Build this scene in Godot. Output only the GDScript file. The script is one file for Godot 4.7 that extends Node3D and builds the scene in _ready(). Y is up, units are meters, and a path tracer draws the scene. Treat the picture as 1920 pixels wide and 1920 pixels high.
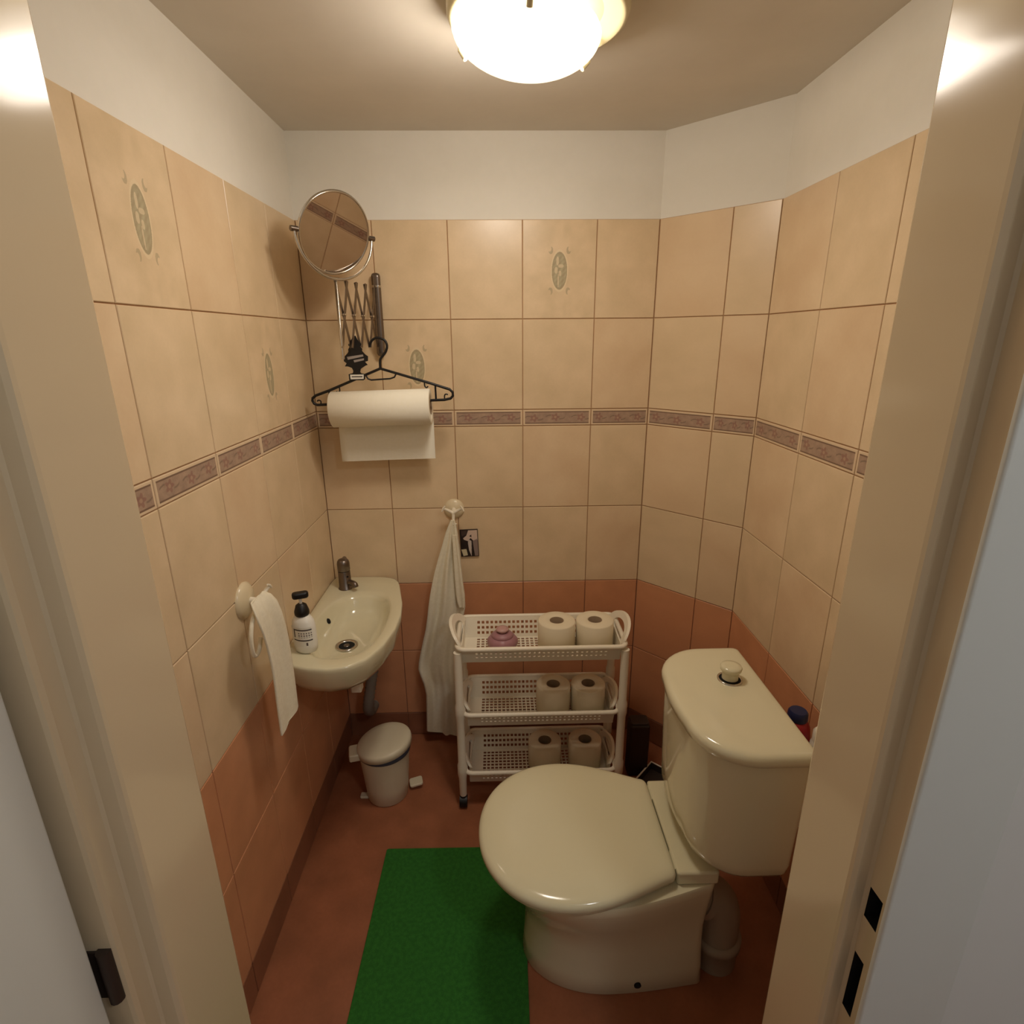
extends Node3D
# A very small tiled washroom seen through its door: washbasin in the left corner, toilet on the right,
# a plastic trolley at the back wall, a round lamp on the ceiling. Units are metres, y is up, back wall at z = 0.

const CEIL := 1.826
const XL := -0.598            # left wall tile face
const XR := 0.586             # right wall tile face
const XC := 0.367             # back wall ends here and the diagonal wall begins
const ZC := 0.225             # the diagonal wall meets the right wall here
const ZF := 1.12              # room side of the front wall
const ZH := 1.247             # hall side of the front wall
const JL := -0.415            # clear opening of the door frame
const JR := 0.283

var M := {}
var mesh_cache := {}
var used := {}

# ------------------------------------------------------------------ bookkeeping
func numbered(called: String) -> String:
	if not used.has(called):
		used[called] = 0
		return called
	used[called] += 1
	return "%s_%03d" % [called, used[called]]

func tag(o: Node, label: String, category: String, group := "") -> Node:
	o.set_meta("label", label)
	o.set_meta("category", category)
	if group != "":
		o.set_meta("group", group)
	return o

func thing(called: String, label: String, category: String, at := Vector3.ZERO, group := "") -> Node3D:
	var o := Node3D.new()
	o.name = numbered(called)
	add_child(o)
	o.position = at
	tag(o, label, category, group)
	return o

func structure(called: String) -> Node3D:
	var o := Node3D.new()
	o.name = called
	add_child(o)
	o.set_meta("kind", "structure")
	return o

func part(called: String, mesh: Mesh, mat: Material, parent: Node, at := Vector3.ZERO, basis := Basis.IDENTITY) -> MeshInstance3D:
	var mi := MeshInstance3D.new()
	mi.name = called
	mi.mesh = mesh
	mi.material_override = mat
	mi.transform = Transform3D(basis, at)
	mi.cast_shadow = GeometryInstance3D.SHADOW_CASTING_SETTING_ON
	parent.add_child(mi, true)
	return mi

# ------------------------------------------------------------------ mesh helpers
func begin() -> SurfaceTool:
	var st := SurfaceTool.new()
	st.begin(Mesh.PRIMITIVE_TRIANGLES)
	return st

func done(st: SurfaceTool) -> ArrayMesh:
	st.generate_normals()
	return st.commit()

func tri(st: SurfaceTool, a: Vector3, b: Vector3, c: Vector3) -> void:
	st.add_vertex(a); st.add_vertex(b); st.add_vertex(c)

func quad(st: SurfaceTool, a: Vector3, b: Vector3, c: Vector3, d: Vector3) -> void:
	tri(st, a, b, c); tri(st, a, c, d)

func box(st: SurfaceTool, lo: Vector3, hi: Vector3) -> void:
	st.set_smooth_group(-1)
	var p := []
	for i in 8:
		p.append(Vector3(hi.x if i & 1 else lo.x, hi.y if i & 2 else lo.y, hi.z if i & 4 else lo.z))
	quad(st, p[4], p[6], p[7], p[5])
	quad(st, p[1], p[3], p[2], p[0])
	quad(st, p[0], p[2], p[6], p[4])
	quad(st, p[5], p[7], p[3], p[1])
	quad(st, p[2], p[3], p[7], p[6])
	quad(st, p[0], p[4], p[5], p[1])

func box_mesh(lo: Vector3, hi: Vector3) -> ArrayMesh:
	var st := begin()
	box(st, lo, hi)
	return done(st)

func loft(st: SurfaceTool, rings: Array, cap_a := true, cap_b := true, smooth := true) -> void:
	var n: int = rings[0].size()
	st.set_smooth_group(0 if smooth else -1)
	for i in rings.size() - 1:
		var r0: PackedVector3Array = rings[i]
		var r1: PackedVector3Array = rings[i + 1]
		for k in n:
			var j := (k + 1) % n
			quad(st, r0[k], r1[k], r1[j], r0[j])
	st.set_smooth_group(-1)
	for e in 2:
		if (e == 0 and not cap_a) or (e == 1 and not cap_b):
			continue
		var r: PackedVector3Array = rings[0] if e == 0 else rings[rings.size() - 1]
		var c := Vector3.ZERO
		for v in r:
			c += v
		c /= float(n)
		for k in n:
			var j := (k + 1) % n
			if e == 0:
				tri(st, c, r[k], r[j])
			else:
				tri(st, c, r[j], r[k])

func ring_at(outline: PackedVector2Array, y: float, s := 1.0, off := Vector2.ZERO) -> PackedVector3Array:
	var r := PackedVector3Array()
	for p in outline:
		r.append(Vector3(p.x * s + off.x, y, p.y * s + off.y))
	return r

func circle(n: int, rx: float, rz := -1.0, c := Vector2.ZERO) -> PackedVector2Array:
	var a := PackedVector2Array()
	if rz < 0.0:
		rz = rx
	for i in n:
		var t := TAU * i / n
		a.append(c + Vector2(cos(t) * rx, sin(t) * rz))
	return a

func rrect(w: float, d: float, r: float, k := 5) -> PackedVector2Array:
	var a := PackedVector2Array()
	var cs := [Vector2(w / 2 - r, d / 2 - r), Vector2(-w / 2 + r, d / 2 - r), Vector2(-w / 2 + r, -d / 2 + r), Vector2(w / 2 - r, -d / 2 + r)]
	for q in 4:
		for i in k + 1:
			var t := PI / 2 * q + PI / 2 * i / k
			a.append(cs[q] + Vector2(cos(t), sin(t)) * r)
	return a

# round-cornered block standing on y = 0 with softened top and bottom edges
func rbox_mesh(w: float, h: float, d: float, r: float, bev: float) -> ArrayMesh:
	var st := begin()
	var a := rrect(w, d, r)
	var b := rrect(w - 2 * bev, d - 2 * bev, max(r - bev, 0.0005))
	var c := rrect(w - 0.6 * bev, d - 0.6 * bev, max(r - 0.3 * bev, 0.0005))
	loft(st, [ring_at(b, 0), ring_at(c, bev * 0.3), ring_at(a, bev), ring_at(a, bev * 1.3), ring_at(a, h - bev * 1.3), ring_at(a, h - bev), ring_at(c, h - bev * 0.3), ring_at(b, h)])
	return done(st)

# thin flat strip: width x, length y from 0, thickness z
func rbox_flat(w: float, l: float, th: float) -> ArrayMesh:
	return box_mesh(Vector3(-w / 2, 0, -th / 2), Vector3(w / 2, l, th / 2))

func lathe(st: SurfaceTool, prof: Array, n := 32, cap_a := true, cap_b := true, c := Vector3.ZERO) -> void:
	var rings := []
	for p in prof:
		var r := PackedVector3Array()
		for i in n:
			var t := TAU * i / n
			r.append(c + Vector3(cos(t) * p[0], p[1], sin(t) * p[0]))
		rings.append(r)
	loft(st, rings, cap_a, cap_b)

func lathe_mesh(prof: Array, n := 32, cap_a := true, cap_b := true) -> ArrayMesh:
	var st := begin()
	lathe(st, prof, n, cap_a, cap_b)
	return done(st)

func tube(st: SurfaceTool, path: Array, radius, n := 10, closed := false) -> void:
	var rings := []
	var cnt := path.size()
	var up := Vector3.ZERO
	for i in cnt:
		var a: Vector3 = path[(i - 1 + cnt) % cnt] if (closed or i > 0) else path[i]
		var b: Vector3 = path[(i + 1) % cnt] if (closed or i < cnt - 1) else path[i]
		var t: Vector3 = (b - a).normalized()
		if i == 0:
			up = Vector3.UP if abs(t.y) < 0.9 else Vector3.RIGHT
		up = (up - t * up.dot(t)).normalized()
		var s := t.cross(up)
		var r := PackedVector3Array()
		var rad: float = radius[i] if radius is Array else radius
		for k in n:
			var q := TAU * k / n
			r.append(path[i] + (up * cos(q) + s * sin(q)) * rad)
		rings.append(r)
	if closed:
		rings.append(rings[0])
	loft(st, rings, not closed, not closed)

func tube_mesh(path: Array, radius, n := 10, closed := false) -> ArrayMesh:
	var st := begin()
	tube(st, path, radius, n, closed)
	return done(st)

func smooth_path(pts: Array, sub := 5) -> Array:
	var out := []
	for i in pts.size() - 1:
		var p0: Vector3 = pts[max(i - 1, 0)]
		var p3: Vector3 = pts[min(i + 2, pts.size() - 1)]
		for k in sub:
			out.append((pts[i] as Vector3).cubic_interpolate(pts[i + 1], p0, p3, float(k) / sub))
	out.append(pts[pts.size() - 1])
	return out

func flat_path(pts: Array, z: float) -> Array:
	var out := []
	for p in pts:
		out.append(Vector3(p[0], p[1], z))
	return out

# a flat outline in the xy plane pushed out along z from z0 to z1
func plate_mesh(poly: PackedVector2Array, z0: float, z1: float) -> ArrayMesh:
	var st := begin()
	st.set_smooth_group(-1)
	var idx := Geometry2D.triangulate_polygon(poly)
	for i in range(0, idx.size(), 3):
		var a := poly[idx[i]]; var b := poly[idx[i + 1]]; var c := poly[idx[i + 2]]
		tri(st, Vector3(a.x, a.y, z1), Vector3(b.x, b.y, z1), Vector3(c.x, c.y, z1))
		tri(st, Vector3(a.x, a.y, z0), Vector3(c.x, c.y, z0), Vector3(b.x, b.y, z0))
	for i in poly.size():
		var a := poly[i]; var b := poly[(i + 1) % poly.size()]
		quad(st, Vector3(a.x, a.y, z0), Vector3(a.x, a.y, z1), Vector3(b.x, b.y, z1), Vector3(b.x, b.y, z0))
	return done(st)

func poly2(a: Array) -> PackedVector2Array:
	var r := PackedVector2Array()
	for p in a:
		r.append(Vector2(p[0], p[1]))
	return r

# one wall tile: local x along the wall, y up, face at z = 0, bevelled rim, uv 0..1 over the face
func tile_mesh(w: float, h: float, bev := 0.0010, t := 0.006) -> ArrayMesh:
	var key := "%.4f_%.4f_%.4f" % [w, h, bev]
	if mesh_cache.has(key):
		return mesh_cache[key]
	var st := begin()
	st.set_smooth_group(-1)
	var f := [Vector3(bev, bev, 0), Vector3(w - bev, bev, 0), Vector3(w - bev, h - bev, 0), Vector3(bev, h - bev, 0)]
	var m := [Vector3(0, 0, -bev), Vector3(w, 0, -bev), Vector3(w, h, -bev), Vector3(0, h, -bev)]
	var bk := [Vector3(0, 0, -t), Vector3(w, 0, -t), Vector3(w, h, -t), Vector3(0, h, -t)]
	var put := func(v: Vector3) -> void:
		st.set_uv(Vector2(v.x / w, 1.0 - v.y / h))
		st.add_vertex(v)
	for k in [0, 2, 1, 0, 3, 2]:
		put.call(f[k])
	for i in 4:
		var j := (i + 1) % 4
		for v in [f[i], f[j], m[j], f[i], m[j], m[i], m[i], m[j], bk[j], m[i], bk[j], bk[i]]:
			put.call(v)
	st.generate_normals()
	var me := st.commit()
	mesh_cache[key] = me
	return me

# ------------------------------------------------------------------ materials
func mat(col: Color, rough: float, metal := 0.0) -> StandardMaterial3D:
	var m := StandardMaterial3D.new()
	m.albedo_color = col
	m.roughness = rough
	m.metallic = metal
	return m

func noise_image(w: int, h: int, a: Color, b: Color, freq: float, sd: int, fine := 0.25) -> Image:
	var n := FastNoiseLite.new()
	n.seed = sd
	n.noise_type = FastNoiseLite.TYPE_SIMPLEX_SMOOTH
	n.frequency = freq
	n.fractal_octaves = 4
	var coarse := n.get_seamless_image(w, h)
	var g := FastNoiseLite.new()
	g.seed = sd + 7
	g.frequency = 0.22
	var grain := g.get_seamless_image(w, h)
	var im := Image.create(w, h, false, Image.FORMAT_RGB8)
	for y in h:
		for x in w:
			var k := coarse.get_pixel(x, y).r + fine * (grain.get_pixel(x, y).r - 0.5)
			im.set_pixel(x, y, a.lerp(b, clampf(k, 0.0, 1.0)))
	return im

func world_mat(im: Image, rough: float, scale: float) -> StandardMaterial3D:
	var m := mat(Color.WHITE, rough)
	im.generate_mipmaps()
	m.albedo_texture = ImageTexture.create_from_image(im)
	m.uv1_triplanar = true
	m.uv1_world_triplanar = true
	m.uv1_scale = Vector3.ONE * scale
	return m

func uv_mat(im: Image, rough: float) -> StandardMaterial3D:
	var m := mat(Color.WHITE, rough)
	im.generate_mipmaps()
	m.albedo_texture = ImageTexture.create_from_image(im)
	return m

func in_ellipse(x: float, y: float, cx: float, cy: float, rx: float, ry: float) -> float:
	return pow((x - cx) / rx, 2) + pow((y - cy) / ry, 2)

func decor_image(a: Color, b: Color, sd: int) -> Image:
	var im := noise_image(256, 320, a, b, 0.01, sd)
	var print_dark := Color(0.66, 0.60, 0.48)
	var print_mid := Color(0.72, 0.68, 0.55)
	var pale := Color(0.90, 0.82, 0.68)
	for y in 320:
		for x in 256:
			var e := in_ellipse(x, y, 128, 162, 29, 66)
			var c := im.get_pixel(x, y)
			if e < 0.86:
				c = print_mid.lerp(print_dark, 0.5 + 0.5 * sin(x * 0.35 + y * 0.21) * sin(y * 0.17))
				if e > 0.68:
					c = c.lerp(print_dark, 0.7)
				# a little sprig with petals
				for q in [[121, 130, 5, 15], [133, 146, 10, 6], [116, 160, 6, 11], [130, 170, 5, 9], [124, 194, 2.5, 22]]:
					if in_ellipse(x, y, q[0], q[1], q[2], q[3]) < 1.0:
						c = c.lerp(pale, 0.65)
			elif e < 1.1:
				c = c.lerp(pale, 0.75)
			else:
				# corner flourishes of the frame round the oval
				for q in [[-1, -1], [1, -1], [-1, 1], [1, 1]]:
					var cx: float = 128 + q[0] * 31
					var cy: float = 162 + q[1] * 66
					if in_ellipse(x, y, cx, cy, 8, 12) < 1.0 and in_ellipse(x, y, cx + q[0] * 4, cy + q[1] * 5, 6, 9) > 1.0:
						c = c.lerp(print_dark, 0.6)
			im.set_pixel(x, y, c)
	return im

func border_image(sd: int) -> Image:
	var im := noise_image(256, 64, Color(0.62, 0.52, 0.45), Color(0.71, 0.60, 0.51), 0.03, sd, 0.6)
	var rng := RandomNumberGenerator.new()
	rng.seed = sd
	var spots := []
	for k in 3:
		spots.append([40 + 85 * k + rng.randf_range(-12, 12), 32 + rng.randf_range(-4, 4)])
	for y in 64:
		for x in 256:
			var c := im.get_pixel(x, y)
			for s in spots:
				var dx: float = x - s[0]
				var dy: float = y - s[1]
				var rr := sqrt(dx * dx + dy * dy)
				var ang := atan2(dy, dx)
				if rr < 13.0 + 4.0 * cos(5.0 * ang):
					c = c.lerp(Color(0.57, 0.40, 0.36), 0.6)
				if rr < 5.0:
					c = c.lerp(Color(0.72, 0.60, 0.50), 0.8)
				if abs(dy - 8.0 * sin(dx * 0.08)) < 2.2 and rr > 17.0 and rr < 36.0:
					c = c.lerp(Color(0.50, 0.42, 0.36), 0.7)
			# pale raised rim with a dark printed line inside it
			var ey: int = min(y, 63 - y)
			var ex: int = min(x, 255 - x)
			if ey < 7 or ex < 7:
				c = Color(0.87, 0.77, 0.64)
			elif ey < 11:
				c = c.lerp(Color(0.44, 0.34, 0.28), 0.8)
			im.set_pixel(x, y, c)
	return im

func make_materials() -> void:
	var ca := Color(0.84, 0.745, 0.60)
	var cb := Color(0.90, 0.80, 0.66)
	M.tile = world_mat(noise_image(256, 256, ca, cb, 0.012, 11), 0.30, 2.3)
	M.tile_b = world_mat(noise_image(256, 256, ca.lerp(Color(0.88, 0.73, 0.59), 0.35), cb, 0.012, 31), 0.30, 1.9)
	M.decor = uv_mat(decor_image(ca, cb, 5), 0.30)
	M.border = [uv_mat(border_image(3), 0.35), uv_mat(border_image(9), 0.35), uv_mat(border_image(17), 0.35)]
	M.brown = world_mat(noise_image(256, 256, Color(0.80, 0.565, 0.41), Color(0.86, 0.61, 0.445), 0.014, 21), 0.35, 2.1)
	M.floor = world_mat(noise_image(256, 256, Color(0.56, 0.345, 0.225), Color(0.65, 0.40, 0.27), 0.016, 41, 0.35), 0.5, 1.7)
	M.skirt = world_mat(noise_image(256, 256, Color(0.52, 0.34, 0.24), Color(0.60, 0.39, 0.28), 0.016, 43), 0.45, 2.0)
	M.grout = mat(Color(0.70, 0.55, 0.41), 0.9)
	M.grout_brown = mat(Color(0.60, 0.42, 0.31), 0.9)
	M.plaster = world_mat(noise_image(128, 128, Color(0.90, 0.885, 0.845), Color(0.93, 0.915, 0.88), 0.02, 51), 0.85, 1.5)
	M.ceiling = world_mat(noise_image(128, 128, Color(0.86, 0.83, 0.78), Color(0.89, 0.86, 0.81), 0.02, 53), 0.9, 1.3)
	M.frame_paint = mat(Color(0.845, 0.765, 0.635), 0.12)
	M.door_paint = mat(Color(0.84, 0.84, 0.815), 0.4)
	M.hall_wall = mat(Color(0.85, 0.84, 0.82), 0.85)
	M.ceramic = mat(Color(0.87, 0.84, 0.715), 0.10)
	M.ceramic.clearcoat_enabled = true
	M.ceramic.clearcoat = 0.4
	M.ceramic.clearcoat_roughness = 0.05
	M.seat_plastic = mat(Color(0.855, 0.825, 0.695), 0.12)
	M.plastic = mat(Color(0.935, 0.90, 0.82), 0.32)
	M.cup_plastic = mat(Color(0.87, 0.81, 0.68), 0.25)
	M.bin_plastic = mat(Color(0.86, 0.82, 0.71), 0.4)
	M.pipe_plastic = mat(Color(0.62, 0.56, 0.48), 0.55)
	M.chrome = mat(Color(0.80, 0.78, 0.75), 0.16, 1.0)
	M.steel = mat(Color(0.50, 0.46, 0.43), 0.30, 1.0)
	M.mirror = mat(Color(0.80, 0.765, 0.74), 0.02, 1.0)
	M.black = mat(Color(0.045, 0.035, 0.035), 0.45)
	M.dark_plastic = mat(Color(0.20, 0.15, 0.12), 0.6)
	M.hollow = mat(Color(0.03, 0.03, 0.025), 0.9)
	M.paper = world_mat(noise_image(128, 128, Color(0.955, 0.935, 0.86), Color(0.97, 0.95, 0.89), 0.05, 61, 0.6), 0.95, 12.0)
	M.toilet_paper = mat(Color(0.90, 0.85, 0.74), 0.95)
	M.card = mat(Color(0.55, 0.46, 0.36), 0.95)
	M.cloth = world_mat(noise_image(128, 128, Color(0.91, 0.875, 0.775), Color(0.95, 0.92, 0.83), 0.06, 71, 0.9), 1.0, 9.0)
	M.cloth.rim_enabled = true
	M.cloth.rim = 0.2
	M.mat_green = world_mat(noise_image(256, 256, Color(0.12, 0.37, 0.10), Color(0.18, 0.46, 0.14), 0.05, 81, 0.9), 0.95, 6.0)
	M.soap_white = mat(Color(0.93, 0.92, 0.88), 0.3)
	M.mauve = mat(Color(0.64, 0.46, 0.49), 0.4)
	M.mauve_light = mat(Color(0.76, 0.60, 0.58), 0.4)
	M.blue = mat(Color(0.08, 0.13, 0.30), 0.35)
	M.blue_grey = mat(Color(0.25, 0.29, 0.36), 0.4)
	M.red = mat(Color(0.62, 0.10, 0.13), 0.35)
	M.grey_ink = mat(Color(0.62, 0.58, 0.55), 0.6)
	M.lamp_plate = mat(Color(0.88, 0.84, 0.70), 0.35)
	M.lamp_glass = mat(Color(0.95, 0.93, 0.88), 0.3)
	M.lamp_glass.emission_enabled = true
	M.lamp_glass.emission = Color(1.0, 0.93, 0.80)
	M.lamp_glass.emission_energy_multiplier = 1.6

# ------------------------------------------------------------------ the setting
func tile_row(wall: Node3D, origin: Vector3, u: Vector3, cols: Array, y0: float, y1: float, kind: String, decor_cols := []) -> void:
	var n := u.cross(Vector3.UP)
	var b := Basis(u, Vector3.UP, n)
	var g := 0.0022
	for i in cols.size() - 1:
		var a: float = cols[i]
		var w: float = cols[i + 1] - a - g
		var m: Material = M.tile if (i + int(y0 * 40.0)) % 3 != 0 else M.tile_b
		var called := "tile"
		if kind == "brown":
			m = M.brown
		elif kind == "skirt":
			m = M.skirt
			called = "skirting_tile"
		elif kind == "border":
			m = M.border[(i * 2 + int(abs(u.x) * 3.0)) % 3]
			called = "border_tile"
		elif decor_cols.has(i):
			m = M.decor
		part(called, tile_mesh(w, y1 - y0 - g), m, wall, origin + u * (a + g / 2) + Vector3.UP * (y0 + g / 2), b)

func tiled_wall(called: String, origin: Vector3, u: Vector3, length: float, cols: Array, decor_top := [], decor_second := []) -> void:
	var wall := structure(called)
	var n := u.cross(Vector3.UP)
	var b := Basis(u, Vector3.UP, n)
	# backing: grout bed under the tiles, plaster above them
	part("grout_bed", box_mesh(Vector3(-0.05, 0, -0.1), Vector3(length + 0.05, 0.577, -0.003)), M.grout_brown, wall, origin, b)
	part("grout_bed", box_mesh(Vector3(-0.05, 0.577, -0.1), Vector3(length + 0.05, 1.6225, -0.003)), M.grout, wall, origin, b)
	part("plaster", box_mesh(Vector3(-0.05, 1.6225, -0.1), Vector3(length + 0.05, CEIL, -0.0035)), M.plaster, wall, origin, b)
	tile_row(wall, origin, u, cols, 0.002, 0.09, "skirt")
	tile_row(wall, origin, u, cols, 0.09, 0.3335, "brown")
	tile_row(wall, origin, u, cols, 0.3335, 0.577, "brown")
	tile_row(wall, origin, u, cols, 0.577, 0.8265, "cream")
	tile_row(wall, origin, u, cols, 0.8265, 1.076, "cream")
	tile_row(wall, origin, u, cols, 1.076, 1.1235, "border")
	tile_row(wall, origin, u, cols, 1.1235, 1.373, "cream", decor_second)
	tile_row(wall, origin, u, cols, 1.373, 1.6225, "cream", decor_top)

func prism_y(poly: PackedVector2Array, y0: float, y1: float) -> ArrayMesh:
	var st := begin()
	var r0 := PackedVector3Array(); var r1 := PackedVector3Array()
	for p in poly:
		r0.append(Vector3(p.x, y0, p.y)); r1.append(Vector3(p.x, y1, p.y))
	loft(st, [r0, r1], false, false, false)
	st.set_smooth_group(-1)
	var idx := Geometry2D.triangulate_polygon(poly)
	for i in range(0, idx.size(), 3):
		tri(st, r1[idx[i]], r1[idx[i + 2]], r1[idx[i + 1]])
		tri(st, r0[idx[i]], r0[idx[i + 1]], r0[idx[i + 2]])
	return done(st)

func build_room() -> void:
	var fl := structure("floor")
	part("slab", box_mesh(Vector3(-1.15, -0.1, -0.1), Vector3(1.05, 0, 2.75)), M.floor, fl)
	var ce := structure("ceiling")
	part("slab", box_mesh(Vector3(-0.7, CEIL, -0.1), Vector3(0.7, CEIL + 0.1, ZF + 0.02)), M.ceiling, ce)

	# back wall: tile joints at x = -0.4, -0.2, 0, 0.2
	tiled_wall("wall_back", Vector3(XL, 0, 0), Vector3.RIGHT, XC - XL, [0.0, 0.198, 0.398, 0.598, 0.798, 0.965], [3], [1])
	# left wall runs from the door to the back corner
	tiled_wall("wall_left", Vector3(XL, 0, ZF), Vector3(0, 0, -1), ZF, [0.0, 0.12, 0.32, 0.52, 0.72, 0.92, 1.12], [2], [4])
	var dv := Vector3(XR - XC, 0, ZC)
	tiled_wall("wall_diagonal", Vector3(XC, 0, 0), dv.normalized(), dv.length(), [0.0, 0.2, dv.length()])
	tiled_wall("wall_right", Vector3(XR, 0, ZC), Vector3(0, 0, 1), ZF - ZC, [0.0, 0.221, 0.421, 0.621, 0.821, ZF - ZC])

	# front wall with the door opening
	var wf := structure("wall_front")
	part("side", box_mesh(Vector3(-1.15, 0, ZF + 0.001), Vector3(-0.47, 2.2, ZH - 0.004)), M.hall_wall, wf)
	part("side", box_mesh(Vector3(0.34, 0, ZF + 0.001), Vector3(1.05, 2.2, ZH - 0.004)), M.hall_wall, wf)
	part("lintel", box_mesh(Vector3(-0.47, 1.745, ZF + 0.001), Vector3(0.34, 2.2, ZH - 0.004)), M.hall_wall, wf)

	# the hall round the camera
	var hl := structure("wall_hall_left")
	part("slab", box_mesh(Vector3(-1.25, 0, ZF), Vector3(-1.15, 2.2, 2.75)), M.hall_wall, hl)
	var hr := structure("wall_hall_right")
	part("slab", box_mesh(Vector3(1.05, 0, ZF), Vector3(1.15, 2.2, 2.75)), M.hall_wall, hr)
	var hb := structure("wall_hall_back")
	part("slab", box_mesh(Vector3(-1.25, 0, 2.75), Vector3(1.15, 2.2, 2.85)), M.hall_wall, hb)
	var hc := structure("ceiling_hall")
	part("slab", box_mesh(Vector3(-1.25, 2.2, ZF), Vector3(1.15, 2.3, 2.85)), M.hall_wall, hc)

func build_door() -> void:
	# painted frame: wide jamb face, a step, the rebate face, the front face to the hall
	var fr := structure("door_1")
	var lp := poly2([[JL - 0.0015, ZF - 0.004], [JL, ZF - 0.001], [JL, 1.217], [JL - 0.0008, 1.221], [JL - 0.004, 1.2245],
		[JL - 0.017, 1.2255], [JL - 0.0195, 1.228], [JL - 0.02, 1.2445], [JL - 0.0215, 1.2495], [JL - 0.025, 1.251], [JL - 0.10, 1.251], [JL - 0.10, ZF - 0.004]])
	part("jamb", prism_y(lp, 0, 1.70), M.frame_paint, fr)
	# right jamb with two latch openings cut through its rebate face
	var cs := CSGCombiner3D.new()
	cs.name = "latch_jamb"
	fr.add_child(cs)
	var rp := CSGPolygon3D.new()
	var pr := PackedVector2Array()
	for p in [[JR + 0.0015, ZF - 0.004], [JR, ZF - 0.001], [JR, 1.207], [JR + 0.0008, 1.211], [JR + 0.004, 1.2145],
		[JR + 0.014, 1.2155], [JR + 0.0165, 1.218], [JR + 0.017, 1.241], [JR + 0.10, 1.241], [JR + 0.10, ZF - 0.004]]:
		pr.append(Vector2(p[0], p[1]))
	rp.polygon = pr
	rp.depth = 1.70
	rp.rotation_degrees.x = 90          # polygon xy becomes xz, extruded along y
	rp.position.y = 1.70
	rp.material = M.frame_paint
	rp.transform = Transform3D(Basis(Vector3.RIGHT, Vector3(0, 0, 1), Vector3(0, -1, 0)), Vector3(0, 0, 0))
	cs.add_child(rp)
	for s in [[0.752, 0.791, 1.2195, 1.2375], [0.62, 0.701, 1.2195, 1.2335]]:
		var hole := CSGBox3D.new()
		hole.operation = CSGShape3D.OPERATION_SUBTRACTION
		hole.size = Vector3(0.05, s[1] - s[0], s[3] - s[2])
		hole.position = Vector3(JR + 0.03, (s[0] + s[1]) / 2, (s[2] + s[3]) / 2)
		hole.material = M.hollow
		cs.add_child(hole)
	part("head", box_mesh(Vector3(JL - 0.10, 1.70, ZF - 0.004), Vector3(JR + 0.10, 1.75, 1.249)), M.frame_paint, fr)

	# white facing on the hall side
	part("architrave", rbox_mesh(0.09, 1.75, 0.007, 0.003, 0.002), M.door_paint, fr, Vector3(JR + 0.0155 + 0.045, 0, 1.2435))
	# the leaf stands open into the hall on the left
	var t := thing("door_leaf", "white door leaf standing open at the left edge of the picture", "door", Vector3(-0.450, 0.01, 1.262))
	part("panel", rbox_mesh(0.04, 1.69, 0.70, 0.004, 0.003), M.door_paint, t, Vector3(-0.02, 0, 0.35))
	for y in [0.22, 0.74, 1.4]:
		var hg := part("hinge", tube_mesh([Vector3(0.004, y - 0.032, -0.009), Vector3(0.004, y + 0.032, -0.009)], 0.0065, 12), M.dark_plastic, t)
		part("hinge_leaf", box_mesh(Vector3(-0.030, y - 0.03, -0.0105), Vector3(0.004, y + 0.03, -0.0085)), M.dark_plastic, hg)

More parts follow.
